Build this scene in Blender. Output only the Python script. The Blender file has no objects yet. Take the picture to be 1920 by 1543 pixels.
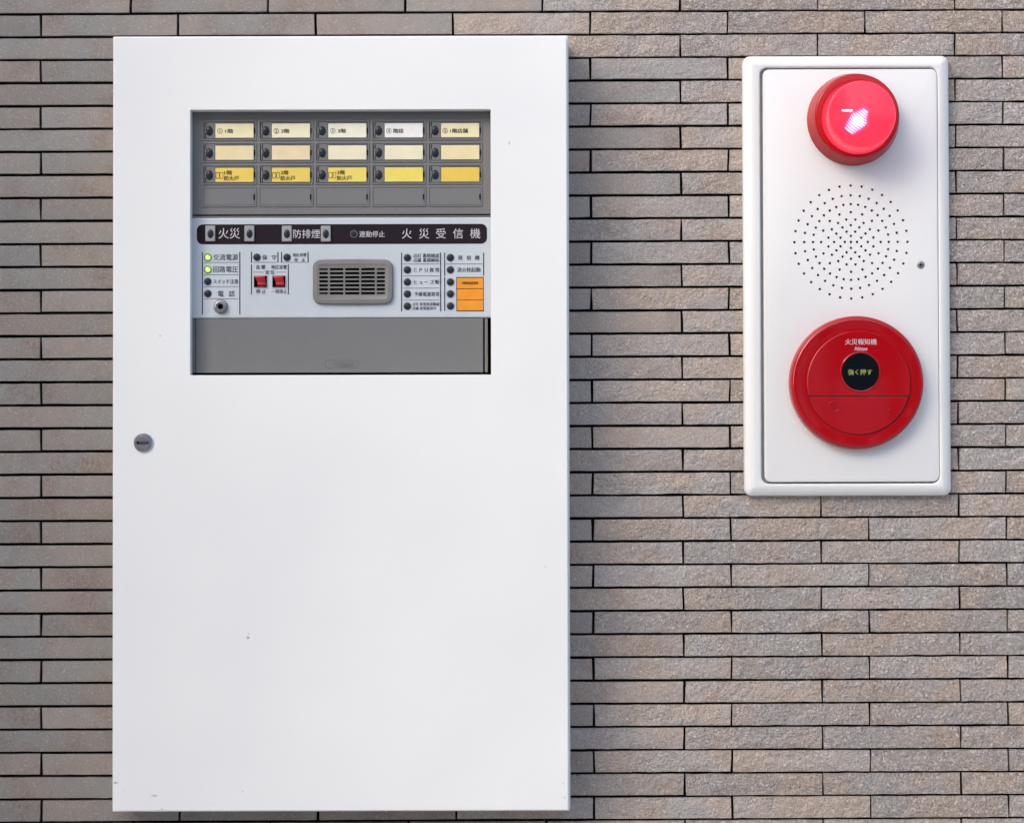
import bpy, bmesh, math, random
from mathutils import Vector, Matrix, noise
R = math.radians
rnd = random.Random(7)
SC = bpy.context.scene
COL = SC.collection

# ------------------------------------------------------------------ camera, sky, sun, exposure
S = 0.00056            # metres on the wall for one pixel of the 1920 px wide photograph
D = 1.80               # camera distance from the wall
H = 1.35               # height of the picture centre above the ground
TILT, ROLL = 0.01375, 0.0038
FWD = Vector((0, math.cos(TILT), math.sin(TILT)))
UP0 = Vector((0, -math.sin(TILT), math.cos(TILT)))
RT0 = Vector((1, 0, 0))
UP = UP0 * math.cos(ROLL) + RT0 * math.sin(ROLL)
RT = RT0 * math.cos(ROLL) - UP0 * math.sin(ROLL)
CAM = Vector((0, 0, H)) - FWD * D
cam = bpy.data.objects.new('camera', bpy.data.cameras.new('camera'))
cam.data.sensor_width = 36
cam.data.lens = 36 * D / (1920 * S)
cam.data.clip_start, cam.data.clip_end = 0.05, 500
m = Matrix((RT, UP, -FWD)).transposed().to_4x4(); m.translation = CAM
cam.matrix_world = m
COL.objects.link(cam); SC.camera = cam

SUN_AZ, SUN_EL = R(180 + 44), R(34)          # soft daylight from the upper left in front of the wall
w = bpy.data.worlds.new('World'); SC.world = w; w.use_nodes = True
nt = w.node_tree; nt.nodes.clear()
sky = nt.nodes.new('ShaderNodeTexSky'); sky.sky_type = 'NISHITA'; sky.sun_disc = False
sky.sun_elevation, sky.sun_rotation = SUN_EL, SUN_AZ
sky.air_density, sky.dust_density, sky.ozone_density = 0.5, 2.4, 0.9
bg = nt.nodes.new('ShaderNodeBackground'); bg.inputs[1].default_value = 0.15
wo = nt.nodes.new('ShaderNodeOutputWorld')
nt.links.new(sky.outputs[0], bg.inputs[0]); nt.links.new(bg.outputs[0], wo.inputs[0])
sun = bpy.data.objects.new('sun', bpy.data.lights.new('sun', 'SUN'))
sun.data.energy, sun.data.angle, sun.data.color = 0.5, R(120), (1, 0.995, 0.935)
sd = Vector((math.sin(SUN_AZ) * math.cos(SUN_EL), math.cos(SUN_AZ) * math.cos(SUN_EL), math.sin(SUN_EL)))
sun.rotation_euler = sd.to_track_quat('Z', 'Y').to_euler(); sun.location = (-3, -3, 4)
COL.objects.link(sun)
SC.view_settings.view_transform = 'Standard'; SC.view_settings.look = 'None'
SC.view_settings.exposure = 1.45; SC.view_settings.gamma = 1
SC.cycles.max_bounces = 6

# ------------------------------------------------------------------ materials
def srgb(r, g, b):
    f = lambda c: (c / 255 / 12.92) if c <= 10 else ((c / 255 + 0.055) / 1.055) ** 2.4
    return (f(r), f(g), f(b), 1)
class N:
    """small node helper"""
    def __init__(s, name):
        s.m = bpy.data.materials.new(name); s.m.use_nodes = True
        s.t = s.m.node_tree; s.b = s.t.nodes['Principled BSDF']
        s.out = s.t.nodes['Material Output']
    def n(s, typ, **kw):
        o = s.t.nodes.new('ShaderNode' + typ)
        for k, v in kw.items(): setattr(o, k, v)
        return o
    def l(s, a, b): s.t.links.new(a, b)
    def math(s, op, a, b=None, clamp=False):
        o = s.n('Math', operation=op, use_clamp=clamp)
        for i, v in enumerate((a, b)):
            if v is None: continue
            if isinstance(v, (int, float)): o.inputs[i].default_value = v
            else: s.l(v, o.inputs[i])
        return o.outputs[0]
    def noise(s, vec, scale, detail=3, rough=0.5):
        o = s.n('TexNoise'); o.inputs['Scale'].default_value = scale
        o.inputs['Detail'].default_value = detail; o.inputs['Roughness'].default_value = rough
        if vec is not None: s.l(vec, o.inputs['Vector'])
        return o.outputs[0]
    def ramp(s, v, a, b, lo=0.0, hi=1.0):
        o = s.n('MapRange'); s.l(v, o.inputs[0])
        for i, x in ((1, a), (2, b), (3, lo), (4, hi)): o.inputs[i].default_value = x
        return o.outputs[0]
    def mix(s, fac, a, b, blend='MIX'):
        o = s.n('Mix', data_type='RGBA', blend_type=blend)
        for i, v in ((0, fac), (6, a), (7, b)):
            if isinstance(v, (tuple, list)): o.inputs[i].default_value = v
            elif isinstance(v, (int, float)): o.inputs[i].default_value = v
            else: s.l(v, o.inputs[i])
        return o.outputs[2]
    def bump(s, h, dist, strength=1.0, normal=None):
        o = s.n('Bump'); o.inputs['Distance'].default_value = dist
        if isinstance(strength, (int, float)): o.inputs['Strength'].default_value = strength
        else: s.l(strength, o.inputs['Strength'])
        s.l(h, o.inputs['Height'])
        if normal is not None: s.l(normal, o.inputs['Normal'])
        return o.outputs[0]
    def pos(s): return s.n('NewGeometry').outputs['Position']

def plain(name, col, rough=0.5, spec=0.5, metal=0.0, var=0.06, vscale=60, bump=0.00003, bscale=900, coat=0.0):
    k = N(name); p = k.pos()
    v = k.ramp(k.noise(p, vscale, 4), 0.3, 0.7, 1 - var, 1 + var)
    c = k.mix(1.0, col, (1, 1, 1, 1), 'MULTIPLY')
    hs = k.n('HueSaturation'); k.l(c, hs.inputs['Color']); k.l(v, hs.inputs['Value'])
    k.l(hs.outputs[0], k.b.inputs['Base Color'])
    k.b.inputs['Roughness'].default_value = rough
    k.b.inputs['Specular IOR Level'].default_value = spec
    k.b.inputs['Metallic'].default_value = metal
    k.b.inputs['Coat Weight'].default_value = coat
    if bump: k.l(k.bump(k.noise(p, bscale, 2), bump), k.b.inputs['Normal'])
    return k.m

def painted(name, col, marks=()):
    """white powder coat: slight orange peel, faint cloudy toning, a few chipped specks at given points"""
    k = N(name); tc = k.n('TexCoord').outputs['Object']
    cloud = k.noise(tc, 4, 2); peel = k.noise(tc, 700, 2)
    base = k.mix(k.ramp(cloud, 0.35, 0.7), col, tuple(c * f for c, f in zip(col[:3], (0.935, 0.935, 0.95))) + (1,))
    jag = k.noise(tc, 1500, 3)
    for x, z, rx, rz, amt in marks:
        mp = k.n('Mapping', vector_type='TEXTURE'); k.l(tc, mp.inputs[0])
        mp.inputs['Location'].default_value = (x, 0, z); mp.inputs['Scale'].default_value = (rx, 1, rz)
        sep = k.n('SeparateXYZ'); k.l(mp.outputs[0], sep.inputs[0])
        r2 = k.math('ADD', k.math('MULTIPLY', sep.outputs[0], sep.outputs[0]), k.math('MULTIPLY', sep.outputs[2], sep.outputs[2]))
        inside = k.math('SUBTRACT', k.math('MULTIPLY', jag, 1.9), r2)
        f = k.ramp(inside, 0.35, 0.9, 0, amt)
        base = k.mix(f, base, (0.24, 0.24, 0.24, 1))
    k.l(base, k.b.inputs['Base Color'])
    k.b.inputs['Roughness'].default_value = 0.33
    k.l(k.bump(peel, 0.00004), k.b.inputs['Normal'])
    return k.m

def tile_material():
    k = N('glazed_stone_tile'); p = k.pos()
    oi = k.n('ObjectInfo'); at = k.n('Attribute', attribute_type='OBJECT', attribute_name='split')
    split = at.outputs['Fac']
    off = k.n('VectorMath', operation='MULTIPLY_ADD')
    k.l(p, off.inputs[0]); off.inputs[1].default_value = (1, 1, 1)
    cx = k.n('CombineXYZ'); k.l(k.math('MULTIPLY', oi.outputs['Random'], 7.0), cx.inputs[1]); k.l(cx.outputs[0], off.inputs[2])
    q = off.outputs[0]                                         # pattern shifts from tile to tile
    big = k.noise(q, 14, 3); mid = k.noise(q, 60, 4, 0.6)
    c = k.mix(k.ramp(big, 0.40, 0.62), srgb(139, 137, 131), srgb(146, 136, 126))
    c = k.mix(split, c, k.mix(k.ramp(big, 0.40, 0.62), srgb(190, 183, 175), srgb(201, 182, 162)))  # sandier split tone, lightened further to carry painted sheen
    # iron-red flashing in patches
    red = k.math('MULTIPLY', k.ramp(k.noise(q, 22, 3), 0.50, 0.66), k.ramp(k.noise(q, 330, 4, 0.7), 0.38, 0.60))
    c = k.mix(k.math('MULTIPLY', red, k.math('SUBTRACT', 0.5, k.math('MULTIPLY', split, 0.35))), c, srgb(112, 84, 68))
    c = k.mix(k.ramp(mid, 0.3, 0.7, 0, 0.35), c, k.mix(1.0, c, (0.80, 0.80, 0.80, 1), 'MULTIPLY'))
    # per-tile tone
    hs = k.n('HueSaturation'); k.l(c, hs.inputs['Color'])
    k.l(k.ramp(oi.outputs['Random'], 0, 1, 0.90, 1.10), hs.inputs['Value'])
    c = hs.outputs[0]
    # pale and dark mineral grains
    def grains(scale, lo, hi, amount, colour, c, thresh):
        v = k.n('TexVoronoi'); v.inputs['Scale'].default_value = scale; k.l(p, v.inputs['Vector'])
        sp = k.n('SeparateColor'); k.l(v.outputs['Color'], sp.inputs[0])
        pick = k.math('GREATER_THAN', sp.outputs[0], thresh) if isinstance(thresh, float) else k.math('GREATER_THAN', sp.outputs[0], thresh)
        f = k.math('MULTIPLY', pick, k.ramp(v.outputs['Distance'], lo, hi, amount, 0.0))
        return k.mix(f, c, colour), f, v
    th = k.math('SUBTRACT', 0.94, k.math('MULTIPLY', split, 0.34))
    fine = k.noise(p, 800, 3, 0.8)
    hv = k.n('HueSaturation'); k.l(c, hv.inputs['Color'])
    amp = k.ramp(split, 0, 1, 0.6, 1.5)
    k.l(k.math('ADD', 1.0, k.math('MULTIPLY', k.math('SUBTRACT', fine, 0.5), amp)), hv.inputs['Value'])
    c = hv.outputs[0]
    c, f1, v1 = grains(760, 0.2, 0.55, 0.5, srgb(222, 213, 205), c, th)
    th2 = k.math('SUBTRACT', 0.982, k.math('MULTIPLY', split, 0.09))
    fl = k.noise(p, 330, 4, 0.85)                              # ragged mica flecks, their sparkle painted in as pale colour
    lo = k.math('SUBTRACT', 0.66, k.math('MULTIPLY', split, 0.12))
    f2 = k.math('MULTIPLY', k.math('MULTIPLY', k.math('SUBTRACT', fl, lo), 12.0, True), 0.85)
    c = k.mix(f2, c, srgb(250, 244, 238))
    fd = k.noise(p, 430, 4, 0.75)                              # and ragged dark pits
    f4 = k.math('MULTIPLY', k.math('MULTIPLY', k.math('SUBTRACT', fd, 0.62), 9.0, True), 0.5)
    c = k.mix(f4, c, srgb(84, 74, 68))
    c, f3, v3 = grains(600, 0.2, 0.5, 0.5, srgb(78, 68, 62), c, 0.90)
    k.l(c, k.b.inputs['Base Color'])
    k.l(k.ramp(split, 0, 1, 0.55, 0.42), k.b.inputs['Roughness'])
    k.b.inputs['Specular IOR Level'].default_value = 0.6
    rel = k.math('ADD', k.math('MULTIPLY', k.noise(q, 120, 4, 0.62), 1.0), k.math('MULTIPLY', k.noise(q, 420, 3, 0.6), 0.3))
    n1 = k.bump(rel, 0.016, k.ramp(split, 0, 1, 0.08, 1.0))
    gr = k.noise(p, 750, 3, 0.7)
    n2 = k.bump(gr, 0.0016, k.ramp(split, 0, 1, 0.35, 1.0), n1)
    k.l(n2, k.b.inputs['Normal'])
    return k.m

def glowing(name, col, emis, strength, rough=0.3):
    k = N(name); k.b.inputs['Base Color'].default_value = col; k.b.inputs['Roughness'].default_value = rough
    k.b.inputs['Emission Color'].default_value = emis; k.b.inputs['Emission Strength'].default_value = strength
    return k.m

def lens_material():
    """red moulded acrylic that lets part of the lit flash streaks behind it through"""
    k = N('red_lens_acrylic')
    k.b.inputs['Base Color'].default_value = (0.80, 0.012, 0.03, 1); k.b.inputs['Roughness'].default_value = 0.22
    k.b.inputs['Emission Color'].default_value = (1.0, 0.062, 0.125, 1); k.b.inputs['Emission Strength'].default_value = 0.31
    k.b.inputs['Coat Weight'].default_value = 0.3
    tr = k.n('BsdfTransparent'); tr.inputs[0].default_value = (1, 0.62, 0.80, 1)
    mx = k.n('MixShader'); mx.inputs[0].default_value = 0.30
    k.l(k.b.outputs[0], mx.inputs[1]); k.l(tr.outputs[0], mx.inputs[2]); k.l(mx.outputs[0], k.out.inputs[0])
    return k.m

WHITE = (0.805, 0.825, 0.785, 1)
PLATE_WHITE = (0.745, 0.755, 0.715, 1)
M = dict(
    tile=tile_material(),
    grout=plain('dark_grout', (0.006, 0.0055, 0.005, 1), 0.95, 0.05, var=0.3, vscale=150, bump=0.0004, bscale=700),
    ground=plain('paving', (0.55, 0.535, 0.515, 1), 0.8, 0.3, var=0.15, vscale=4, bump=0.001, bscale=80),
    white=painted('white_powder_coat', WHITE),
    white_frame=painted('white_frame_paint', PLATE_WHITE),
    grey=plain('grey_plastic', (0.168, 0.170, 0.164, 1), 0.5, 0.35, var=0.02),
    grey_light=plain('light_grey_plastic', (0.31, 0.305, 0.298, 1), 0.45, 0.4),
    grille=plain('warm_grey_plastic', (0.19, 0.188, 0.176, 1), 0.45, 0.35),
    slot=plain('deep_black', (0.004, 0.004, 0.004, 1), 0.9, 0.0, bump=0),
    panel=plain('pale_blue_grey_panel', (0.50, 0.555, 0.575, 1), 0.42, 0.4, var=0.02),
    band=plain('dark_brown_print', (0.016, 0.011, 0.014, 1), 0.6, 0.12, bump=0),
    ink=plain('dark_grey_ink', (0.055, 0.058, 0.07, 1), 0.6, 0.2, bump=0),
    ink_line=plain('grey_rule_ink', (0.12, 0.125, 0.14, 1), 0.6, 0.2, bump=0),
    ink_bar=plain('navy_black_ink', (0.022, 0.025, 0.035, 1), 0.6, 0.2, bump=0),
    ink_brown=plain('brown_black_ink', (0.035, 0.028, 0.02, 1), 0.6, 0.2, bump=0),
    ink_white=plain('silver_white_ink', (0.55, 0.54, 0.54, 1), 0.5, 0.3, bump=0),
    ink_pale=plain('white_ink', (0.56, 0.46, 0.49, 1), 0.5, 0.3, bump=0),
    ink_olive=plain('olive_yellow_ink', (0.36, 0.37, 0.10, 1), 0.5, 0.3, bump=0),
    smoke=plain('smoked_lens', (0.022, 0.027, 0.036, 1), 0.22, 0.25, bump=0),
    smoke_ring=plain('grey_lamp_collar', (0.10, 0.105, 0.115, 1), 0.4, 0.4, bump=0),
    lamp_green=glowing('lit_green_lens', (0.16, 0.36, 0.03, 1), (0.20, 0.62, 0.02, 1), 0.32),
    lamp_core=glowing('lit_green_core', (0.6, 0.9, 0.2, 1), (0.62, 1.0, 0.12, 1), 0.9),
    switch=plain('red_switch_plastic', (0.42, 0.006, 0.008, 1), 0.35, 0.5, bump=0),
    orange=plain('orange_card', srgb(226, 146, 42), 0.55, 0.3, var=0.05, vscale=90),
    steel=plain('brushed_steel', (0.50, 0.51, 0.55, 1), 0.35, 0.5, metal=1.0, var=0.12, vscale=300),
    zinc=plain('zinc_screw', (0.33, 0.33, 0.34, 1), 0.4, 0.5, metal=0.8),
    red=plain('glossy_red_plastic', (0.34, 0.0030, 0.0060, 1), 0.05, 0.5, var=0.03, bump=0.000003, bscale=120),
    red_base=plain('red_lamp_base_plastic', (0.38, 0.003, 0.006, 1), 0.25, 0.35, var=0.03, bump=0.00001),
    red_dark=plain('dark_red_groove', (0.10, 0.002, 0.003, 1), 0.5, 0.3, bump=0),
    black=plain('gloss_black_plate', (0.003, 0.005, 0.007, 1), 0.3, 0.10, bump=0),
    lens=lens_material(),
    glint=glowing('glint_glow', (1, 1, 1, 1), (1.0, 0.85, 0.95, 1), 4.5),  # emissive shapes stand in for the highlight on the lamp lens
    glint_dim=glowing('glint_halo_glow', (1, 0.3, 0.8, 1), (1.0, 0.16, 0.36, 1), 0.8),
)
CARD = {}
def card(rgb):
    if rgb not in CARD:
        CARD[rgb] = plain('name_card_%02x%02x%02x' % rgb, srgb(*rgb), 0.5, 0.35, var=0.045, vscale=70, bump=0.00002)
    return CARD[rgb]

# ------------------------------------------------------------------ geometry helpers
def ray(px, py, d):
    """where the pixel's line of sight meets the plane d metres in front of the wall"""
    v = FWD + RT * ((px - 960) * S / D) + UP * ((771.5 - py) * S / D)
    return CAM + v * ((-d - CAM.y) / v.y)
def K(d): return S * (D - d) / D

def mesh_of(verts, faces, smooth=False, angle=35):
    me = bpy.data.meshes.new('m'); me.from_pydata(verts, [], faces); me.update()
    bm = bmesh.new(); bm.from_mesh(me)
    bmesh.ops.remove_doubles(bm, verts=bm.verts, dist=1e-6)
    bmesh.ops.recalc_face_normals(bm, faces=bm.faces)
    for f in bm.faces: f.smooth = smooth
    if smooth:
        for e in bm.edges:
            if len(e.link_faces) == 2 and e.calc_face_angle(0) > R(angle): e.smooth = False
    bm.to_mesh(me); bm.free()
    return me
def rr(w, h, r, n=5, cx=0, cy=0):
    """rounded rectangle outline, same vertex count for every size"""
    r = max(1e-6, min(r, w / 2, h / 2)); pts = []
    for sx, sy, a0 in ((1, 1, 0), (-1, 1, 90), (-1, -1, 180), (1, -1, 270)):
        for i in range(n):
            a = R(a0 + 90 * i / (n - 1))
            pts.append((cx + sx * (w / 2 - r) + r * math.cos(a), cy + sy * (h / 2 - r) + r * math.sin(a)))
    return pts
def circle(r, n=48, ry=None, cx=0, cy=0):
    return [(cx + r * math.cos(2 * math.pi * i / n), cy + (ry or r) * math.sin(2 * math.pi * i / n)) for i in range(n)]
def loft(rings, cap0=False, cap1=True, closed=False, smooth=False, angle=35):
    """rings: list of (outline, outward distance in metres)"""
    n = len(rings[0][0]); V = []; F = []
    for pts, d in rings: V += [(x, -d, y) for x, y in pts]
    m_ = len(rings)
    for j in range(m_ if closed else m_ - 1):
        a, b = j * n, ((j + 1) % m_) * n
        for i in range(n):
            F.append((a + i, a + (i + 1) % n, b + (i + 1) % n, b + i))
    if not closed:
        if cap0: F.append(tuple(range(n)))
        if cap1: F.append(tuple(range((m_ - 1) * n, m_ * n)))
    return mesh_of(V, F, smooth, angle)
def plate(w, h, r, t, bev=0.0, k=S, n=4):
    """rounded slab, sizes in photo pixels, thickness in metres"""
    b = min(bev, t * .9); bp = b / k
    rings = [(rr(w * k, h * k, r * k, n), 0), (rr(w * k, h * k, r * k, n), t - b)]
    if b: rings += [(rr((w - .6 * bp) * k, (h - .6 * bp) * k, max(r - .3 * bp, .05) * k, n), t - .3 * b), (rr((w - 2 * bp) * k, (h - 2 * bp) * k, max(r - bp, .05) * k, n), t)]
    return loft(rings, smooth=True, angle=9)
def ring_plate(outer, inner, t, bev, k=S, n=5, d_in=0.0):
    """slab with a rectangular opening: outer/inner = (w,h,r,cx,cy) in photo pixels"""
    O = lambda g: rr((outer[0] - 2 * g) * k, (outer[1] - 2 * g) * k, max(outer[2] - g, .1) * k, n, outer[3] * k, outer[4] * k)
    I = lambda g: rr((inner[0] + 2 * g) * k, (inner[1] + 2 * g) * k, max(inner[2] + g, .1) * k, n, inner[3] * k, inner[4] * k)
    b = bev / k
    return loft([(O(0), 0), (O(0), t - bev), (O(.3 * b), t - .3 * bev), (O(b), t), (I(.6), t), (I(.15), t - .00012), (I(0), t - .0004), (I(0), d_in)],
                closed=True, smooth=True, angle=9)
def lathe(prof, k=None, n=64, cap1=True, smooth=True, angle=30, d0=0):
    """prof: (radius in photo pixels, height in metres)"""
    return loft([(circle(max(r, .01) * (k or K(d0 + h)), n), h) for r, h in prof], cap1=cap1, smooth=smooth, angle=angle)
def join(ms):
    bm = bmesh.new()
    for m_ in ms: bm.from_mesh(m_)
    o = bpy.data.meshes.new('m'); bm.to_mesh(o); bm.free()
    for m_ in ms: bpy.data.meshes.remove(m_)
    return o
def moved(m_, x, y, z): m_.transform(Matrix.Translation((x, y, z))); return m_
def boolean(base, cutter):
    a = bpy.data.objects.new('a', base); b = bpy.data.objects.new('b', cutter)
    COL.objects.link(a); COL.objects.link(b)
    md = a.modifiers.new('b', 'BOOLEAN'); md.object = b; md.operation = 'DIFFERENCE'; md.solver = 'EXACT'
    bpy.context.view_layer.update()
    out = bpy.data.meshes.new_from_object(a.evaluated_get(bpy.context.evaluated_depsgraph_get()))
    bpy.data.objects.remove(a); bpy.data.objects.remove(b)
    return out
def shade_flat_caps(me):
    bm = bmesh.new(); bm.from_mesh(me)
    for e in bm.edges:
        if len(e.link_faces) == 2: e.smooth = e.calc_face_angle(0) < R(40)
    bm.to_mesh(me); bm.free(); return me

_loc = {}
class Frame:
    """an object's own upright frame on the wall; pixel sizes are turned into metres at each part's real depth"""
    def __init__(s, name, label, cat, pcx, pcy, phi=0.0):
        s.pc = (pcx, pcy); s.o = ray(pcx, pcy, 0); s.phi = phi
        s.e = bpy.data.objects.new(name, None); COL.objects.link(s.e)
        s.e.location = s.o; s.e.rotation_euler = (0, phi, 0); s.e.empty_display_size = 0.05
        if label: s.e['label'] = label
        if cat: s.e['category'] = cat
        _loc[s.e.name] = Vector((0, 0, 0))
    def at(s, px, py, d):
        c = ray(s.pc[0], s.pc[1], d) - s.o; k = K(d)
        return Vector((c.x + (px - s.pc[0]) * k, -d, c.z + (s.pc[1] - py) * k))
    def put(s, name, me, mat, px, py, d, parent=None, label=None):
        if isinstance(mat, str): mat = M[mat]
        me.materials.clear() if not me.users else None
        if not me.materials: me.materials.append(mat)
        o = bpy.data.objects.new(name, me); COL.objects.link(o)
        if me.materials[0] is not mat:
            o.material_slots[0].link = 'OBJECT'; o.material_slots[0].material = mat
        if me.users == 1: me.name = o.name
        p = parent or s.e; here = s.at(px, py, d)
        o.parent = p; o.location = here - _loc[p.name]; _loc[o.name] = here
        if label: o['label'] = label
        return o

_glyph = {}
def glyphs(text, bold=0.0, shear=0.0):
    key = (text, bold, shear)
    if key not in _glyph:
        c = bpy.data.curves.new('t', 'FONT'); c.body = text; c.size = 1; c.resolution_u = 4; c.offset = bold; c.shear = shear
        o = bpy.data.objects.new('t', c); COL.objects.link(o)
        me = bpy.data.meshes.new_from_object(o.evaluated_get(bpy.context.evaluated_depsgraph_get()))
        bpy.data.objects.remove(o); bpy.data.curves.remove(c)
        V = [(v.co.x, v.co.y) for v in me.vertices]; F = [tuple(p.vertices) for p in me.polygons]
        bpy.data.meshes.remove(me)
        xs = [v[0] for v in V]; ys = [v[1] for v in V]
        _glyph[key] = (V, F, min(xs), max(xs), min(ys), max(ys))
    return _glyph[key]
def lettering(fr, items, mat, d, parent=None, name='lettering', lift=0.00025, extrude=0.0):
    """items: (text, x0, x1, y centre, em size in px[, bold, shear]); x1 None = centred on x0"""
    its = []
    for it in items:
        text, x0, x1, yc, size = it[:5]; bold = 0.0; sh = it[6] if len(it) > 6 else 0.0
        its.append((text, x0, x1, yc, size, bold, sh))
    cx = sum((i[1] + (i[2] if i[2] is not None else i[1])) / 2 for i in its) / len(its); cy = sum(i[3] for i in its) / len(its)
    k = K(d); V = []; F = []
    for text, x0, x1, yc, size, bold, sh in its:
        v, f, a, b, lo, hi = glyphs(text, bold, sh)
        sx = (x1 - x0) / (b - a) if x1 is not None else size
        xm = (x0 + x1) / 2 if x1 is not None else x0
        cjk = any(ord(c) > 0x2e00 for c in text)
        zc = 0.385 if cjk else (lo + hi) / 2
        base = len(V)
        steps = (0,) if (size > 15 or extrude) else ((-.020, .020) if size < 10.2 else (-.010, .010))
        for si, dx in enumerate(steps):                 # small print is set heavier
            base = len(V)
            for x, y in v:
                V.append((((x + dx - (a + b) / 2) * sx + xm - cx) * k, -lift - si * .00002, ((y - zc) * size - (yc - cy)) * k))
            F += [tuple(base + i for i in t) for t in f]
    if extrude:
        n = len(V); F2 = [tuple(i + n for i in t) for t in F]; V2 = [(x, y - extrude, z) for x, y, z in V]
        edges = {}
        for t in F:
            for i in range(len(t)):
                e = (t[i], t[(i + 1) % len(t)]); edges[e] = 1
        sides = [(a, b, b + n, a + n) for (a, b) in edges if (b, a) not in edges]
        V = V + V2; F = F2 + sides
    me = bpy.data.meshes.new('lettering'); me.from_pydata(V, [], F)
    bm = bmesh.new(); bm.from_mesh(me)
    if not extrude:
        for f_ in bm.faces: f_.normal_update()
        fl = [f_ for f_ in bm.faces if f_.normal.y > 0]
        if fl: bmesh.ops.reverse_faces(bm, faces=fl)
    else: bmesh.ops.recalc_face_normals(bm, faces=bm.faces)
    bm.to_mesh(me); bm.free()
    return fr.put(name, me, mat, cx, cy, d, parent)
def rules(fr, segs, mat, d, parent=None, name='printed_rule', lift=0.0002):
    """thin printed lines (x0,y0,x1,y1,width) in one flat print"""
    cx = sum(s[0] + s[2] for s in segs) / (2 * len(segs)); cy = sum(s[1] + s[3] for s in segs) / (2 * len(segs)); k = K(d)
    V = []; F = []
    for x0, y0, x1, y1, w_ in segs:
        h = w_ / 2
        if abs(x1 - x0) > abs(y1 - y0): q = [(x0, y0 - h), (x0, y0 + h), (x1, y1 + h), (x1, y1 - h)]
        else: q = [(x0 - h, y0), (x0 - h, y1), (x0 + h, y1), (x0 + h, y0)]
        b = len(V); V += [((x - cx) * k, -lift, (cy - y) * k) for x, y in q]; F.append((b, b + 1, b + 2, b + 3))
    return fr.put(name, mesh_of(V, F), mat, cx, cy, d, parent)

# ------------------------------------------------------------------ ground
gm = mesh_of([(-60, -120, 0), (60, -120, 0), (60, 0.3, 0), (-60, 0.3, 0)], [(0, 1, 2, 3)])
gm.materials.append(M['ground'])
go = bpy.data.objects.new('ground', gm); COL.objects.link(go); go['kind'] = 'structure'

# added unseen slab left of the picture, shading the left end of the wall
pv = [(x, y, z) for x in (-1.9, -1.2) for y in (-0.60, 0.011) for z in (0.004, 3)]
shade_slab = mesh_of(pv, [(0, 1, 3, 2), (4, 5, 7, 6), (0, 1, 5, 4), (2, 3, 7, 6), (0, 2, 6, 4), (1, 3, 7, 5)])
shade_slab.materials.append(plain('grey_render', (0.22, 0.215, 0.21, 1), 0.8, 0.3, var=0.1, vscale=6))
po = bpy.data.objects.new('added_shade_wall', shade_slab); COL.objects.link(po); po['kind'] = 'structure'

# building across the way, unseen: added for gloss reflections, height stepped to block sky
def box(x0, x1, y0, y1, z0, z1):
    v = [(x, y, z) for x in (x0, x1) for y in (y0, y1) for z in (z0, z1)]
    return mesh_of(v, [(0, 1, 3, 2), (4, 5, 7, 6), (0, 1, 5, 4), (2, 3, 7, 6), (0, 2, 6, 4), (1, 3, 7, 5)])
bo = bpy.data.objects.new('facing_building', join([box(-9, .6, -10.4, -7.4, .004, 5.6), box(.6, 9, -10.4, -7.403, .004, 3.0)])); COL.objects.link(bo)
bo['kind'] = 'structure'; bo.data.materials.append(plain('dark_shopfront', (0.06, 0.06, 0.062, 1), 0.5, 0.4, var=0.2, vscale=2))
pm_ = [box(x, x + w_, -7.4, -7.25, .004, 3.2) for x, w_ in [(-8.5 + 1.7 * i, .16) for i in range(5)] + [(.55, .10), (1.05, .05), (1.55, .10), (2.08, .05), (2.45, .3), (3.4, .12), (4.6, .2), (6.2, .2)]]
pm_ += [box(.6, 2.6, -7.39, -7.3, .7, .82), box(1.70, 2.0, -7.395, -7.36, 1.0, 1.62), box(1.76, 1.86, -7.33, -7.3, 1.2, 1.36)]
pp = bpy.data.objects.new('pale_frame', join(pm_)); COL.objects.link(pp); pp.parent = bo
pp.data.materials.append(plain('pale_frame_paint', (0.72, 0.71, 0.69, 1), 0.5, 0.4))

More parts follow.
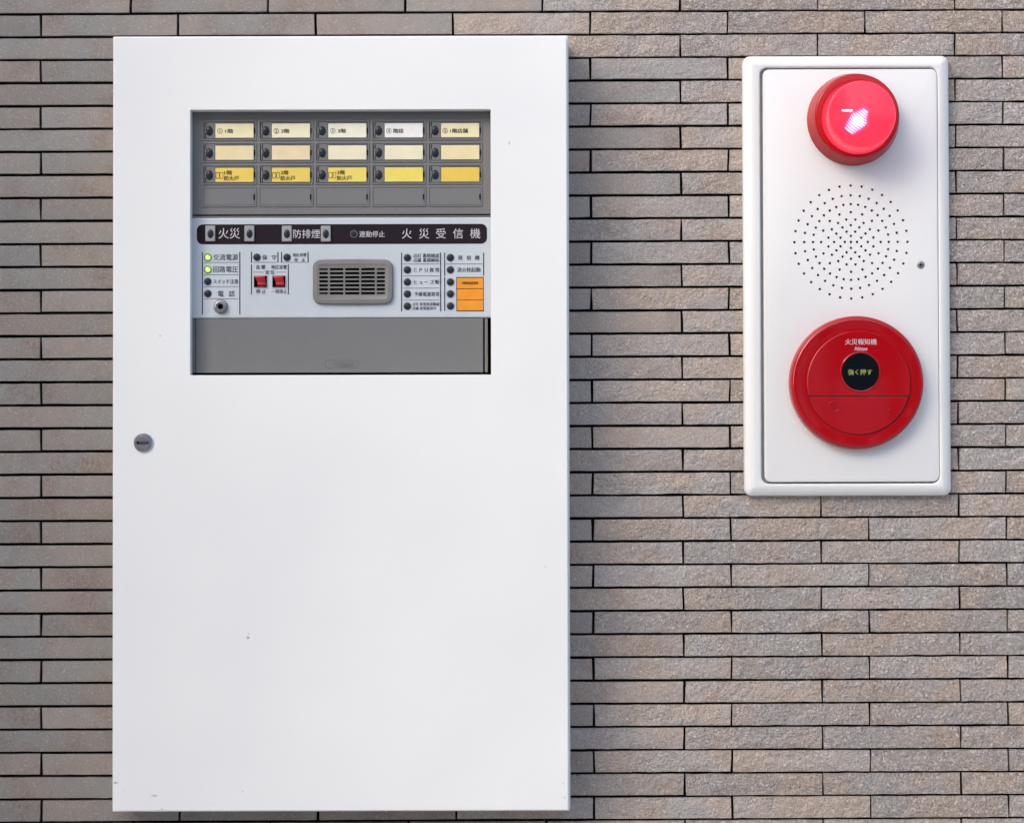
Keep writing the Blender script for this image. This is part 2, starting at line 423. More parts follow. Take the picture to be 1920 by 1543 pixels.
# ------------------------------------------------------------------ tiled wall
wall = Frame('tiled_wall', 'wall of thin grey split face border tiles with black recessed joints', 'wall', 960, 771.5, -0.0009)
zc = wall.o.z
bk = mesh_of([(-6, .0032, -zc), (6, .0032, -zc), (6, .0032, 3 - zc), (-6, .0032, 3 - zc), (-6, .2, -zc), (6, .2, -zc), (6, .2, 3 - zc), (-6, .2, 3 - zc)],
             [(0, 1, 2, 3), (4, 5, 6, 7), (0, 1, 5, 4), (1, 2, 6, 5), (2, 3, 7, 6), (3, 0, 4, 7)])
wall.put('grout_bed', bk, 'grout', 960, 771.5, 0)
PX, PY, GAPX, GAPY = 258.35, 43.26, 5.0, 5.6
TW, TH, TT = (PX - GAPX) * S, (PY - GAPY) * S, 0.0115
def tile_mesh(seed, rough):
    r = random.Random(seed); nx, ny = (16, 4) if rough > .3 else (10, 2)
    V = []; F = []
    def wob(t, ph, amp): return amp * (noise.noise((t * 60 + ph, seed * 3.1, 0)) + .5 * noise.noise((t * 200 + ph, seed, 4)))
    ae = S * (0.45 + .55 * rough)
    lean0, lean1 = r.uniform(-1, 1) * S * .8, r.uniform(-1, 1) * S * .8
    idx = {}
    for j in range(ny + 1):
        for i in range(nx + 1):
            u, v = i / nx - .5, j / ny - .5
            x, z = u * (TW + rough * 1.2 * S), v * (TH + rough * 1.3 * S)
            edge = min(i, nx - i, j, ny - j) == 0
            if j == 0: z += wob(x, 1, ae)
            if j == ny: z += wob(x, 9, ae)
            if i == 0: x += lean0 * v * 2 + wob(z, 20, ae)
            if i == nx: x += lean1 * v * 2 + wob(z, 40, ae)
            y = -.0004
            if not edge: y -= .0004 + rough * .0020 * (noise.noise((x * 55, z * 110, seed * 1.7)) + .5 * noise.noise((x * 160, z * 200, seed)))
            idx[i, j] = len(V); V.append((x, y, z))
    for j in range(ny):
        for i in range(nx): F.append((idx[i, j], idx[i + 1, j], idx[i + 1, j + 1], idx[i, j + 1]))
    loop = [(i, 0) for i in range(nx)] + [(nx, j) for j in range(ny)] + [(i, ny) for i in range(nx, 0, -1)] + [(0, j) for j in range(ny, 0, -1)]
    b0 = len(V)
    for a in loop:
        x, y, z = V[idx[a]]; V.append((x * 1.0006, .0004, z * 1.008))
    b1 = len(V)
    for a in loop:
        x, y, z = V[idx[a]]; V.append((x * 1.0006, TT, z * 1.008))
    n = len(loop)
    for q in range(n):
        a, b = idx[loop[q]], idx[loop[(q + 1) % n]]; c, e = b0 + q, b0 + (q + 1) % n
        F.append((a, c, e, b)); F.append((c, b1 + q, b1 + (q + 1) % n, e))
    me = mesh_of(V, F, True, 50); me.materials.append(M['tile']); return me
SMOOTH = [tile_mesh(s, .12) for s in range(8)]
HALF = [tile_mesh(50 + s, .5) for s in range(8)]
ROUGH = [tile_mesh(100 + s, 1.0) for s in range(10)]
far = []
for j in range(-20, 58):
    yc = 20.7 + PY * (j - .5) + .0
    odd = j % 2
    x_first = (77 if odd else -12) - PX * 8
    for i in range(25):
        xc = x_first + PX * (i + .5)
        l, r_, t, b = xc - PX / 2, xc + PX / 2, yc - PY / 2, yc + PY / 2
        if r_ < -PX * 0.4 or l > 1920 + PX * .4 or b < -PY * .6 or t > 1543 + PY * .6:
            if -1300 < xc < 3200: far.append((xc, yc))
            continue
        if l > 235 and r_ < 1035 and t > 85 and b < 1495: continue          # wholly behind the cabinet
        if l > 1405 and r_ < 1770 and t > 115 and b < 915: continue         # wholly behind the alarm unit
        # rougher split tiles toward the right; their paleness also paints in the sheen
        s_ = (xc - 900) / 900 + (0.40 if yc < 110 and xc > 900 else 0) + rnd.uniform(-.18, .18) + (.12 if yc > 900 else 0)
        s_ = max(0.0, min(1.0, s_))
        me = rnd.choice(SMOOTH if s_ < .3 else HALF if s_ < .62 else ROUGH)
        o = bpy.data.objects.new('tile', me); COL.objects.link(o)
        o.parent = wall.e
        o.location = wall.at(xc + rnd.uniform(-.5, .5), yc + rnd.uniform(-.35, .35), 0) + Vector((0, rnd.uniform(-.0004, .0005), 0))
        o.rotation_euler = (rnd.uniform(-.01, .01), rnd.uniform(-.0011, .0011) + (math.pi if rnd.random() < .5 else 0), rnd.uniform(-.002, .002))
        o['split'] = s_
V = []; F = []
for xc, yc in far:                                    # courses beyond the picture, joined
    c = wall.at(xc, yc, 0); b = len(V)
    for y in (-.0006, TT):
        for sx, sz in ((-1, -1), (1, -1), (1, 1), (-1, 1)): V.append((c.x + sx * TW / 2, y, c.z + sz * TH / 2))
    for f in ((0, 1, 2, 3), (0, 1, 5, 4), (1, 2, 6, 5), (2, 3, 7, 6), (3, 0, 4, 7)): F.append(tuple(b + q for q in f))
V2 = [v for v in V]
fm = bpy.data.meshes.new('tile_courses'); fm.from_pydata(V2, [], F); fm.update(); fm.materials.append(M['tile'])
fo = bpy.data.objects.new('tile_course', fm); COL.objects.link(fo); fo.parent = wall.e; fo['kind'] = 'stuff'; fo['split'] = 0.5

# ------------------------------------------------------------------ alarm receiver cabinet
cab = Frame('alarm_receiver_cabinet', 'tall white steel cabinet with a recessed grey control panel behind its door window', 'control cabinet', 640, 792, 0.0016)
DB, DF = 0.042, 0.054           # back and front of the door
BD = DB - 0.0006
# body: its right flange shows past the door edge
bw, bh = 1068.3 - 213.5, 1518 - 66
kb = K(BD)
body = loft([(rr(bw * kb, bh * kb, 1.5 * kb, 4), -0.0004), (rr(bw * kb, bh * kb, 1.5 * kb, 4), BD - .011 - .001), (rr((bw - 1.4) * kb, (bh - 1.4) * kb, 1.2 * kb, 4), BD - .011)], cap0=True, cap1=True, smooth=True)
cab.put('body', moved(body, 0, BD, 0), 'white', (1068.3 + 213.5) / 2, 792.2, BD)
# raised lip of the body round the opening (the door closes on it)
lip = ring_plate((bw, bh, 1.5, 0, 0), (bw - 40, bh - 40, 2, 0, 0), .011, .0006, kb)
cab.put('body_flange', lip, 'white', (1068.3 + 213.5) / 2, 792.2, BD - .011)
dcx, dcy, kd = (212 + 1064.5) / 2, (67 + 1517.5) / 2, K(DF)
wcx, wcy = (356.5 + 921) / 2, (204.5 + 703) / 2
marks = [(956, 268, 2.6, 5, .6), (300, 629, 3, 2.5, .6), (465, 1194, 4.0, 4.5, .9), (466, 1187, 2, 3, .5), (217, 1464, 7, 3, .8), (290, 1488, 9, 2.6, .65), (304, 1513, 5, 2, .55),
         (1022, 1063, 3, 2, .5), (455, 1481, 3, 2, .5), (1054, 1467, 3, 2, .4), (1057, 1493, 5, 3, .3), (233, 1478, 2.5, 1.6, .5), (285, 845, 6, 2, .15)]
dm = painted('white_door_paint', WHITE, [((x - dcx) * kd, (dcy - y) * kd, rx * kd, rz * kd, a) for x, y, rx, rz, a in marks])
door = ring_plate((1064.5 - 212, 1517.5 - 67, 3, 0, 0), (921 - 356.5, 703 - 204.5, .5, wcx - dcx, dcy - wcy), DF - DB, .0012, kd)
DOOR = cab.put('door', moved(door, 0, DF - DB, 0), dm, dcx, dcy, DF)
# lock
lock = cab.put('lock', lathe([(18, 0), (18, .0012), (16.8, .002), (13.6, .0021), (13.2, .0017), (12.7, .0017), (12.5, .0026), (11.9, .0029)], n=48, d0=DF), 'steel', 269, 829, DF, DOOR)
kk = K(DF + .003)
sl = loft([(rr(22 * kk, 5.4 * kk, .5 * kk, 3), 0), (rr(22 * kk, 5.4 * kk, .5 * kk, 3), .0001)])
cab.put('key_slot', sl, 'slot', 267.5, 829, DF + .00295, DOOR)
cab.put('key_tumbler', plate(17, 1.6, .3, .0002, k=kk), 'zinc', 268.5, 828.4, DF + .0031, DOOR)

# --- grey zone panel with its windows
ZD = 0.0408
cab.put('inner_shadow_box', loft([(rr(585 * kb, 520 * kb, 1 * kb, 3), 0), (rr(585 * kb, 520 * kb, 1 * kb, 3), .0015)]), 'slot', wcx, wcy, BD - .0105)
ZP = cab.put('zone_panel', plate(575, 199, 1, .006, .0006, K(ZD)), 'grey', wcx, 304, ZD - .006)
cab.put('panel_joint', plate(575, 1.4, .2, .0002, k=K(ZD)), 'slot', wcx, 403.7, ZD)
COLX = [430 + 106 * i for i in range(5)]; ROWY = [243.5, 285, 326.6, 368.2]
row1 = [(233, 224, 178), (232, 228, 192), (232, 232, 206), (234, 234, 226), (232, 223, 176)]
row2 = [(226, 211, 162), (225, 209, 166), (226, 220, 186), (226, 221, 186), (226, 212, 162)]
row3 = [(228, 200, 92), (224, 198, 90), (226, 207, 98), (227, 210, 98), (221, 192, 82)]
txt1 = [[('1', 412.3, None, 244.6, 8.2), ('1階', 422.3, 436.9, 244.6, 8.6)], [('2', 412.3, None, 244.6, 8.2), ('2階', 421.3, 436.9, 244.6, 8.6)],
        [('3', 412.3, None, 244.6, 8.2), ('3階', 421.8, 436.9, 244.6, 8.6)], [('4', 411.5, None, 245, 8.2), ('階段', 420.4, 439.4, 245, 9.2)],
        [('5', 411.5, None, 245, 8.2), ('1階店舗', 421.2, 454.2, 245, 9)]]
kz = K(ZD)
W_, H_, T_ = 103 * kz, 38.6 * kz, .0011
frame_me = ring_plate((103, 38.6, 3.5, 0, 0), (96.5, 32.2, 1.2, .2, 0), .0008, .0004, kz)
blank_me = plate(95.4, 31.2, .8, .0007, .0002, kz)
insert_me = ring_plate((94.4, 30.4, .6, 0, 0), (72.6, 27.8, .4, 10.2, .0), .0008, .0002, kz)
lamp_me = loft([(circle(6.6 * kz, 20, 9 * kz), 0), (circle(6 * kz, 20, 8.4 * kz), .0008), (circle(4.4 * kz, 20, 6.6 * kz), .0016), (circle(2 * kz, 20, 3 * kz), .0020)], smooth=True, angle=60)
collar_me = loft([(circle(7.6 * kz, 20, 10 * kz), 0), (circle(7.4 * kz, 20, 9.8 * kz), .0004)], smooth=False)
card_me = plate(71.6, 26.6, .4, .0004, .0001, kz)
number_ring = loft([(circle(5.0 * kz, 28), .0002), (circle(4.25 * kz, 28), .0002)], cap1=False)
notch_me = plate(2.0, 10, .2, .0012, k=kz)
slit_me = join([moved(plate(1.2, 9, .1, .0003, k=kz), 0, 0, 10.5 * kz), moved(plate(1.2, 9, .1, .0003, k=kz), 0, 0, -9.5 * kz), moved(plate(1.0, 29, .1, .0002, k=kz), -3.2 * kz, 0, 0)])
for ri, cy in enumerate(ROWY):
    for ci, cx in enumerate(COLX):
        z = cab.put('zone_window' if ri < 3 else 'blank_window', frame_me, 'grey', cx, cy, ZD)
        if ri == 3:
            cab.put('blank_cover', blank_me, 'grey', cx + .3, cy, ZD + .0001, z)
            cab.put('clip_notch', notch_me, 'slot', cx + 46.6, cy + 1, ZD + .0003, z)
            continue
        cab.put('clip_notch', notch_me, 'slot', cx + 47.2, cy + .7, ZD + .0003, z)
        cab.put('window_insert', insert_me, 'grey', cx - .6, cy, ZD + .0002, z)
        cab.put('clip_slit', slit_me, 'slot', cx - 44.2, cy, ZD + .0010, z)
        cab.put('indicator_lamp', lamp_me, 'smoke', cx - 37.5, cy + .9, ZD + .0010, z)
        cab.put('name_card', card_me, card((row1, row2, row3)[ri][ci]), cx + 9.7, cy + .4, ZD + .0002, z)
        if ri == 0: 
            lettering(cab, [(t[0], t[1] + 106 * ci, t[2] + 106 * ci if t[2] else None, t[3], t[4]) for t in txt1[ci]], 'ink_brown', ZD + .0006, z)
            cab.put('printed_circle', number_ring, 'ink_brown', txt1[ci][0][1] + 106 * ci, txt1[ci][0][3], ZD + .0006, z)
        if ri == 2 and ci < 3:
            g = 106 * ci
            lettering(cab, [(str(ci + 1), 411.6 + g, None, 328.1, 10), ('%d階' % (ci + 1), 420.8 + g, 435 + g, 322.8, 8.8), ('防火戸', 420.5 + g, 447.8 + g, 333.2, 9.6)], 'ink_brown', ZD + .0006, z)
            rules(cab, [(404.6 + g, 322.8, 418.4 + g, 322.8, .75), (404.6 + g, 333.4, 418.4 + g, 333.4, .75), (404.9 + g, 322.8, 404.9 + g, 333.4, .75), (418.1 + g, 322.8, 418.1 + g, 333.4, .75)], 'ink_brown', ZD + .0006, z, 'printed_box')

# --- pale control panel
CD = 0.0414; kc = K(CD)
cab.put('divider_strip', plate(575, 4.2, .5, .0062, .0003, kc), 'grey', wcx, 406.5, ZD - .006)
panel = cab.put('control_panel', plate(575, 189, 1.5, .007, .0016, kc), 'panel', wcx, 503, CD - .007)
band = cab.put('title_band', plate(545, 37.4, 11, .0002, .0001, kc, 6), 'band', 641.4, 438.8, CD)
lettering(cab, [('火災', 409.7, 449.9, 436.7, 21.5)], 'ink_white', CD + .0002)
lettering(cab, [('防排煙', 549.6, 600.6, 438, 18)], 'ink_white', CD + .0002)
lettering(cab, [('連動停止', 674, 721.6, 438.8, 12.6)], 'ink_white', CD + .0002)
lettering(cab, [(c, x, None, 437.9, 20.5) for c, x in zip('火災受信機', (763.4, 795.6, 827.3, 859.5, 891.6))], 'ink_white', CD + .0002)
block_me = plate(18.6, 29.6, 1.2, .0022, .0009, kc)
blens_me = loft([(circle(6 * kc, 20, 8.6 * kc), 0), (circle(5.2 * kc, 20, 7.6 * kc), .0005), (circle(2.6 * kc, 20, 4 * kc), .0010)], smooth=True, angle=60)
for x, y in ((394.7, 437.4), (468, 437.6), (538.3, 438), (611.3, 438.3)):
    b = cab.put('lamp_block', block_me, 'grey_light', x, y, CD + .0001)
    cab.put('indicator_lamp', blens_me, 'smoke', x, y + .2, CD + .0022, b)
ringw = cab.put('lamp_collar', lathe([(7.4, 0), (7.4, .0006), (5.9, .0006), (5.8, .0003)], n=28, d0=CD), 'smoke_ring', 663.9, 438.7, CD + .0001)
cab.put('indicator_lamp', lathe([(5.4, 0), (4.6, .0006), (2, .001)], n=24, d0=CD), 'smoke', 663.9, 438.7, CD + .0003, ringw)

lamp_c = lathe([(7.3, 0), (7.2, .0005), (6.1, .0006), (5.9, .0003)], n=28, d0=CD)
lamp_l = lathe([(6.0, 0), (5.2, .0006), (3.6, .0010), (1.4, .0012)], n=28, d0=CD)
lamp_k = loft([([(-3.2 * kc, -2.2 * kc), (-1 * kc, -3.6 * kc), (3.2 * kc, -2.4 * kc), (3.4 * kc, .8 * kc), (.6 * kc, 1.8 * kc), (-3 * kc, 3.4 * kc)], 0),
               ([(-2.6 * kc, -1.8 * kc), (-.8 * kc, -3 * kc), (2.6 * kc, -2 * kc), (2.8 * kc, .5 * kc), (.5 * kc, 1.4 * kc), (-2.4 * kc, 2.8 * kc)], .0002)])
def small_lamp(x, y, lit=False):
    c = cab.put('round_lamp', lamp_c, 'smoke_ring', x, y, CD, label='lit green lamp' if lit else None)
    cab.put('lamp_lens', lamp_l, 'lamp_green' if lit else 'smoke', x, y, CD + .0002, c)
    if lit: cab.put('lamp_glow', lamp_k, 'lamp_core', x + .3, y, CD + .0014, c)
for i, y in enumerate((482, 504.7, 527.3, 550)): small_lamp(389.7, y, i < 2)
small_lamp(481.9, 482); small_lamp(538.4, 482.3)
for y in (483.5, 506.3, 529.2, 551.5, 574.3): small_lamp(764.2, y); small_lamp(845, y)
T = lambda *a: lettering(cab, list(a), 'ink', CD)
T(('交流電源', 399.8, 446.7, 481.6, 12.6)); T(('回路電圧', 399.8, 446.7, 504.2, 12.6)); T(('スイッチ注意', 399.8, 446.7, 527.3, 9.2))
T(('電', 414, None, 550, 12.2), ('話', 434.6, None, 550, 12.2))
T(('保', 496.5, None, 482.3, 10), ('守', 513.9, None, 482.3, 10))
T(('地区音響', 549, 574.8, 477.7, 7.6), ('停', 555.2, None, 487, 7.2), ('止', 569, None, 487, 7.2))
T(('音', 483.7, None, 500.4, 8.6), ('響', 493.7, None, 500.4, 8.6)); T(('地区音響', 508.6, 538, 500.4, 8.6))
T(('定', 501.5, None, 510.2, 8.6), ('位', 510.9, None, 510.2, 8.6))
T(('停', 484.2, None, 546.2, 9), ('止', 494.9, None, 546.2, 9)); T(('一時停止', 510, 537.8, 546.3, 8.8))
T(('点灯', 775.4, 790, 479.6, 8.2), ('蓄積確認', 793.3, 824, 479.6, 8.2), ('点滅', 775.4, 790, 488, 8.2), ('蓄積解除', 793.3, 824, 488, 8.2))
T(*[(c, x, None, 506.4, 9) for c, x in zip('ＣＰＵ異常', (779.4, 789.5, 799.7, 809.8, 820.3))])
T(*[(c, x, None, 529.2, 9) for c, x in zip('ヒューズ断', (779.4, 789.5, 799.7, 810.4, 820.3))])
T(('予備電源異常', 777, 824, 551.8, 9)); T(('点灯', 773.7, 785, 570.6, 7), ('非常放送断線', 787.2, 824.4, 570.6, 7), ('点滅', 773.7, 785, 578.3, 7), ('非常放送中', 787.2, 818.2, 578.3, 7))
T(*[(c, x, None, 483.6, 9.4) for c, x in zip('発信機', (863.6, 879.7, 895.4))]); T(('消火栓起動', 857.5, 901.4, 506.2, 9.6))
bars = [(379.5, 471.8, 379.5, 588.8), (449.7, 471.8, 449.7, 589), (471.7, 471.8, 471.7, 492), (521.3, 471.8, 521.3, 492), (528, 471.8, 528, 492), (577.8, 471.8, 577.8, 492),
        (471.7, 495.2, 471.7, 551.8), (540.8, 495.2, 540.8, 552), (753.4, 473.7, 753.4, 584.3), (826.6, 473.7, 826.6, 584.3), (834.2, 474, 834.2, 517.4), (834.2, 520, 834.2, 583.5), (907.4, 474, 907.4, 517.4)]
for b in bars: rules(cab, [b + (1.9,)], 'ink_bar', CD, name='printed_bar')
rl = [(382, y, 447.4, y) for y in (491.5, 514.4, 537, 559.8)] + [(474.6, 491.5, 518.6, 491.5), (530, 491.5, 575.2, 491.5), (474.8, 509.9, 494.3, 509.9), (518.4, 510, 537.4, 510)] \
     + [(756, y, 824, y) for y in (495.2, 517.6, 540.5, 563)] + [(836.6, 495.2, 905.2, 495.2)]
for b in rl: rules(cab, [b + (.9,)], 'ink_line', CD)
# phone jack
jk = cab.put('phone_jack', loft([(circle(13.6 * kc, 24), 0), (circle(13.6 * kc, 24), .0010), (circle(12.8 * kc, 24), .0016)]), 'zinc', 414.2, 574.6, CD)
cab.put('jack_collar', lathe([(11.2, 0), (10.9, .0022), (9.4, .0026), (8.2, .0026), (7.8, .0020), (7.2, .0020), (7.0, .0024), (5.4, .0024), (5.2, .0006)], n=36, d0=CD, cap1=False), 'zinc', 413.8, 574.4, CD + .0016, jk)
cab.put('jack_hole', lathe([(5.6, 0), (5.6, .0003)], n=28, d0=CD), 'slot', 413.6, 574.3, CD + .0030, jk)
# toggle switches
def rocker():
    prof = [(-10.4, .0002), (-10.2, .0026), (-7.8, .0030), (-4.5, .0022), (-1, .0012), (2.2, .0011), (4.0, .0016), (6.6, .0014), (8.0, .0002)]
    V = []; F = []
    for q, (y, h) in enumerate(prof):
        f = (y + 10.4) / 18.4
        x0, x1 = -11.4 + 5.6 * min(1, f * 1.5), 7.6 + 2.2 * f
        V += [(x0 * kc, -h, -y * kc), ((x0 + 1) * kc, -h - .0002, -y * kc), ((x1 - 1) * kc, -h - .0002, -y * kc), (x1 * kc, -h, -y * kc), (x0 * kc, 0, -y * kc), (x1 * kc, 0, -y * kc)]
    for q in range(len(prof) - 1):
        a, b = q * 6, q * 6 + 6
        for s_, e_ in ((0, 1), (1, 2), (2, 3), (3, 5), (4, 0)): F.append((a + s_, a + e_, b + e_, b + s_))
    return mesh_of(V, F, True, 25)
rk = rocker()
sw_b = ring_plate((26.4, 23.4, .6, 0, 0), (24.4, 21.6, .3, 0, 0), .0010, .0004, kc)
sw_f = plate(25.4, 22.4, .3, .0002, k=kc)
for x in (488.6, 523.2):
    s_ = cab.put('toggle_switch', sw_f, 'slot', x, 527.6, CD + .0001)
    cab.put('switch_surround', sw_b, 'panel', x, 527.6, CD, s_)
    cab.put('switch_rocker', rk, 'switch', x + .6, 527.8, CD + .0003, s_)
# loudspeaker grille
gw, gh = 150.6, 83
def barrel(w_, h_, r_, bul, k):
    pts = rr(w_ * k, h_ * k, r_ * k, 8); out = []
    dense = []
    n = len(pts)
    for i in range(n):
        a, b = pts[i], pts[(i + 1) % n]
        dense.append(a)
        if (i + 1) % 8 == 0:
            for t in range(1, 8): dense.append((a[0] + (b[0] - a[0]) * t / 8, a[1] + (b[1] - a[1]) * t / 8))
    for x, y in dense:
        out.append((x, y * (1 + bul * (1 - (2 * x / (w_ * k)) ** 2))))
    return out
gr = loft([(barrel(gw, gh, 15, .03, kc), 0), (barrel(gw - 1, gh - 1, 14.5, .03, kc), .0024), (barrel(gw - 4, gh - 4, 13, .03, kc), .0036), (barrel(gw - 19, gh - 17, 6, .02, kc), .0040), (barrel(gw - 21, gh - 19, 5, .02, kc), .0036)], cap0=True, smooth=True, angle=40)
cut = []
segs = [(599, 616), (619, 644.6), (647.6, 674.6), (677.6, 703.6), (706.6, 722.8)]
for q, y in enumerate((505.3, 512.8, 520.4, 528, 535.5, 543, 550.4)):
    for si, (a, b) in enumerate(segs):
        hh = 3.4 if q in (0, 6) and si in (0, 4) else 4.6
        c = loft([(rr((b - a) * kc, hh * kc, (1.9 if si in (0, 4) else .4) * kc, 4), -.0004 + .0014), (rr((b - a) * kc, hh * kc, (1.9 if si in (0, 4) else .4) * kc, 4), .006)], cap0=True)
        cut.append(moved(c, ((a + b) / 2 - 662) * kc, 0, (528.6 - y) * kc))
gr = shade_flat_caps(boolean(gr, join(cut)))
gr.materials.clear()
sg = cab.put('speaker_grille', gr, 'grille', 662, 528.6, CD)
cab.put('speaker_cloth', plate(128, 52, 2, .00012, k=kc), 'slot', 661, 527.9, CD + .0012, sg)
# orange memo holder
oh = cab.put('memo_holder', plate(51.4, 64.2, .5, .0003, k=kc), 'ink_bar', 881.7, 552, CD)
for y0, y1 in ((521.6, 541.4), (542.6, 562.6), (563.6, 582.6)):
    cab.put('orange_card', plate(49, y1 - y0, .3, .0003, .0001, kc), 'orange', 881.8, (y0 + y1) / 2, CD + .0003, oh)
lettering(cab, [('冷蔵庫温度異常', 866, 897.2, 531, 5.6, .03)], 'ink_brown', CD + .0006, oh)
# lower cover
LD = 0.0410; kl = K(LD)
cab.put('lower_cover', plate(539, 101.6, .8, .005, .0006, kl), 'grey', 637.6, 648.4, LD - .005)
cab.put('cover_side_strip', plate(6.4, 100.6, .5, .004, .0004, kl), 'grey', 364.4, 648.6, LD - .0045)
cab.put('cover_side_strip', plate(5.6, 100.6, .5, .004, .0004, kl), 'grey', 912.2, 648.6, LD - .0045)
lg = cab.put('maker_plate', ring_plate((62.6, 15.2, .5, 0, 0), (60.6, 13.4, .4, 0, 0), .0003, .0001, kl), 'grey', 640.6, 682.6, LD)
lettering(cab, [('Nittan', 624, 662.5, 683, 13.5, .03, .35)], 'grey', LD, lg, extrude=.0003, lift=0)

# ------------------------------------------------------------------ alarm unit: lamp, sounder, call point
al = Frame('fire_alarm_unit', 'white wall plate with red warning lamp, speaker holes and round red call point', 'fire alarm', 1591, 516, 0.0012)
FD = 0.0125; kf = K(FD)
def O(g): return rr((388 - 2 * g) * kf, (828.5 - 2 * g) * kf, max(14 - g, 1) * kf, 6)
def I(g, x=0): return rr((333.5 + 2 * g) * kf, (781.5 + 2 * g) * kf, max(14 + g, 1) * kf, 6, 3.4 * kf, 0)
frame = loft([(O(0), -.001), (O(0), .006), (O(.8), .0075), (O(3), .0090), (O(15), .0122), (O(19), .0125), (I(3), .0125), (I(1), .0122), (I(.1), .0112), (I(0), .003), (I(0), -.001)], closed=True, smooth=True, angle=60)
al.put('frame', moved(frame, 0, FD, 0), 'white_frame', 1589.6, 516, FD)
al.put('back_box', plate(350, 795, 14, .002, k=kf), 'white_frame', 1593, 516.3, .001)
PD = 0.0132; kp = K(PD)
face = loft([(rr(327 * kp, 775 * kp, 12 * kp, 6), 0), (rr(327 * kp, 775 * kp, 12 * kp, 6), .0050), (rr(326 * kp, 774 * kp, 11.6 * kp, 6), .0057), (rr(323.6 * kp, 771.6 * kp, 10.5 * kp, 6), .006)], cap0=True, smooth=True, angle=9)
hcx, hcy, pcx, pcy = 1596, 453.9, 1595.8, 516.2
cut = []
for r_, n_, off in ((0, 1, 0), (11.4, 4, 0), (21.1, 8, 22.5), (31.6, 12, 0), (43, 16, 11.25), (56, 16, 0), (71.1, 32, 0), (87.8, 32, 0), (106.2, 32, 0)):
    for q in range(n_):
        a = R(off + 360 * q / n_)
        cut.append(moved(loft([(circle(2.55 * kp, 12), .002), (circle(2.55 * kp, 12), .008)], cap0=True), (hcx - pcx + r_ * math.cos(a)) * kp, 0, (pcy - hcy + r_ * math.sin(a)) * kp))
cut.append(moved(loft([(circle(30 * kp, 16), -.002), (circle(30 * kp, 16), -.001)], cap0=True), 0, 0, 0))
face = shade_flat_caps(boolean(face, join(cut))); face.materials.clear()
# the sheet behind the holes is open to the dark sounder box
pm = painted('white_plate_paint', PLATE_WHITE, [((x - pcx) * kp, (pcy - y) * kp, rx * kp, rz * kp, a) for x, y, rx, rz, a in ((1671, 537, 1.6, 1.4, .35), (1681, 560, 2, 1.2, .3), (1527, 577, 2, 1.2, .2))])
PL = al.put('front_plate', moved(face, 0, .006, 0), pm, pcx, pcy, PD)
al.put('sounder_cloth', plate(222, 222, 100, .0001, k=kp), 'slot', hcx, hcy, PD - .0036, PL)
al.put('screw', lathe([(7.4, 0), (7.2, .0004), (5.6, .0008), (3, .0010)], n=28, d0=PD), 'zinc', 1726.6, 497, PD, PL)
al.put('screw_cross', join([plate(7.5, 1.6, .2, .0001, k=kp), moved(plate(1.6, 7.5, .2, .00013, k=kp), 0, 0, 0)]), 'slot', 1726.8, 497, PD + .00098, PL)

# red warning lamp
lx, ly = 1600.7, 224.2
wl = al.put('warning_lamp', lathe([(86.5, 0), (86.5, .002), (85.6, .004), (80.2, .0200), (79.4, .0214), (78.2, .0224), (76.6, .0228), (68.6, .0230), (67.6, .0226)], n=96, d0=PD, angle=12), 'red_base', lx, ly, PD)
prof = [(67.6, 0), (67.0, .0040), (64.4, .0185), (63.6, .0212), (62.6, .0226), (61, .0234)]
nring = 24
for q in range(1, nring + 1):                       # moulded concentric prism rings
    r0 = 61 * (1 - q / nring); hh = .0234 + .0026 * (1 - (r0 / 61) ** 2)
    prof += [(r0 + 61 / nring * .45, hh - .00008), (max(r0, .01), hh + .00005)]
LZ = PD + .0228
lxx, lyy = 1610.0, 221.6
al.put('lamp_lens', lathe(prof, n=96, d0=LZ, angle=20), 'lens', lxx, lyy, LZ, wl)
# lit flash shapes paint a reflected highlight into the lens as curved streaks
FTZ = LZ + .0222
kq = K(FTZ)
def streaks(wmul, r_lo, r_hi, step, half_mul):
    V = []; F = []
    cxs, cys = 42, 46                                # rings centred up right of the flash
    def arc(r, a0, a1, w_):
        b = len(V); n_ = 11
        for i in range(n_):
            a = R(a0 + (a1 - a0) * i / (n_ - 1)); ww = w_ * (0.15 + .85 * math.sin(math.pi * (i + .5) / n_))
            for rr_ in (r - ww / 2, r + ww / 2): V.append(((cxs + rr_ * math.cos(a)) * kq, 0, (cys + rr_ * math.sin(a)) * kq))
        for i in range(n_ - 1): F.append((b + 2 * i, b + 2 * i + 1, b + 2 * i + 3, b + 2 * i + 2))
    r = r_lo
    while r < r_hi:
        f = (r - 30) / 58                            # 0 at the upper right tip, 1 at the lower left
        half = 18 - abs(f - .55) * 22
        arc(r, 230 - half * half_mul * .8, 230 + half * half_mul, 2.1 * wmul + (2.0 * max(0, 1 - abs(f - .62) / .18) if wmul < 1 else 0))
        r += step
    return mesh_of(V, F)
al.put('glint_streak', streaks(0.8, 42, 90, 4.8, 0.95), 'glint', 1608.5, 221, FTZ, wl)
al.put('glint_tip', plate(20, 3.6, 1, .0002, k=kq), 'glint', 1590, 206.5, FTZ, wl)
al.put('glint_halo', streaks(1.0, 38, 94, 2.1, 1.3), 'glint_dim', 1608.5, 221, FTZ - .0004, wl)

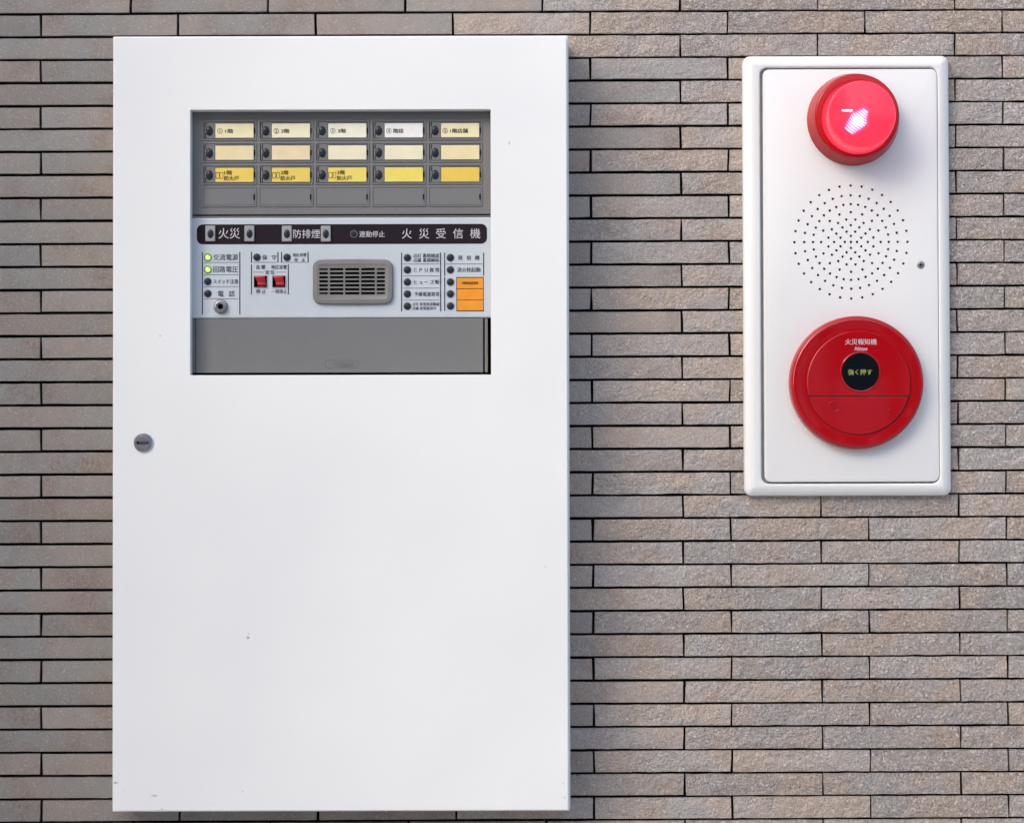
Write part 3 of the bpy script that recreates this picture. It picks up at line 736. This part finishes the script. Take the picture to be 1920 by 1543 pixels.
# round red call point
cx_, cy_ = 1602.6, 718.2
cp = al.put('call_point', lathe([(125.2, 0), (125.2, .0075), (124.6, .0095), (122.6, .0118), (120.6, .0130), (118, .0135), (115, .0134), (106, .0129), (99.5, .0127), (97.6, .0128), (96.0, .0128)], n=128, d0=PD, angle=30), 'red', cx_, cy_, PD)
CF = PD + .0134
def segment(r, y0, y1, n=64):
    """outline of a disc cut by two horizontals (pixels, y up)"""
    pts = []
    for i in range(n):
        a = 2 * math.pi * i / n
        x, y = r * math.cos(a), r * math.sin(a)
        if y > y1: y = y1
        if y < y0: y = y0; 
        lim = math.sqrt(max(r * r - y * y, 0))
        pts.append((max(-lim, min(lim, x)), y))
    return pts
kcp = K(CF + .003)
def seg_piece(y0, y1, h):
    R0 = 97.4
    def ring(g, hh): return ([(x * kcp, y * kcp) for x, y in segment(R0 - g, y0 + g, y1 - g, 96)], hh)
    return loft([ring(0, -.004), ring(0, h - .0012), ring(.5, h - .0005), ring(1.6, h)], smooth=True, angle=12)
fcx, fcy = cx_ + 6.2, cy_ - .5
gy = -25.2
al.put('face_cover', seg_piece(gy, 200, .0016), 'red', fcx, fcy, CF, cp)
al.put('lower_lid', seg_piece(-200, gy - 1.3, .0014), 'red', fcx, fcy, CF, cp)
al.put('lid_groove', plate(190, 5, .2, .0008, k=kcp), 'red_dark', fcx, fcy - gy, CF, cp)
FZ = CF + .0016
bx, by = 1612.5, 697.6
al.put('window_lip', lathe([(38.4, 0), (37.8, .0006), (36.6, .0009), (35.4, .0007), (35.0, .0001)], n=64, d0=FZ, cap1=False), 'red', bx, by, FZ, cp)
al.put('push_plate', lathe([(35.8, 0), (35.4, .0003), (20, .0004)], n=64, d0=FZ), 'black', bx, by, FZ, cp)
lettering(al, [('強', 1594.4, None, 698, 11.6), ('く', 1605.4, None, 698, 10.6), ('押', 1617, None, 698, 11.6), ('す', 1629.4, None, 698, 11.4)], 'ink_olive', FZ + .0005, cp)
lettering(al, [('火災報知機', 1584, 1643, 641.2, 12.0, .02)], 'ink_pale', FZ, cp)
lettering(al, [('Nittan', 1601.4, 1625.4, 654.2, 10, .035, .35)], 'ink_pale', FZ, cp)
# moulded marks on the lower lid
LZ2 = CF + .0014; k2 = K(LZ2)
V = [ring_plate((21, 21, 10.5, 0, 0), (17.5, 17.5, 8.7, 0, 0), .0005, .0002, k2, 8)]
for y in (-5, -1, 3): V.append(moved(plate(11 - abs(y + 1), 1.8, .2, .0004, k=k2), 0, 0, y * k2))
V.append(moved(plate(1.6, 15, .2, .0005, k=k2), -1.5 * k2, 0, 0))
al.put('moulded_emblem', join(V), 'red', 1562, 762.6, LZ2, cp)
al.put('moulded_mark', join([moved(plate(7, 5, .5, .0006, .0002, k=k2), 0, 0, -3 * k2), moved(ring_plate((5, 7, 2.2, 0, 0), (3, 5, 1.4, 0, 0), .0003, .0001, k2), .4 * k2, 0, 2 * k2)]), 'red', 1664, 768, LZ2, cp)
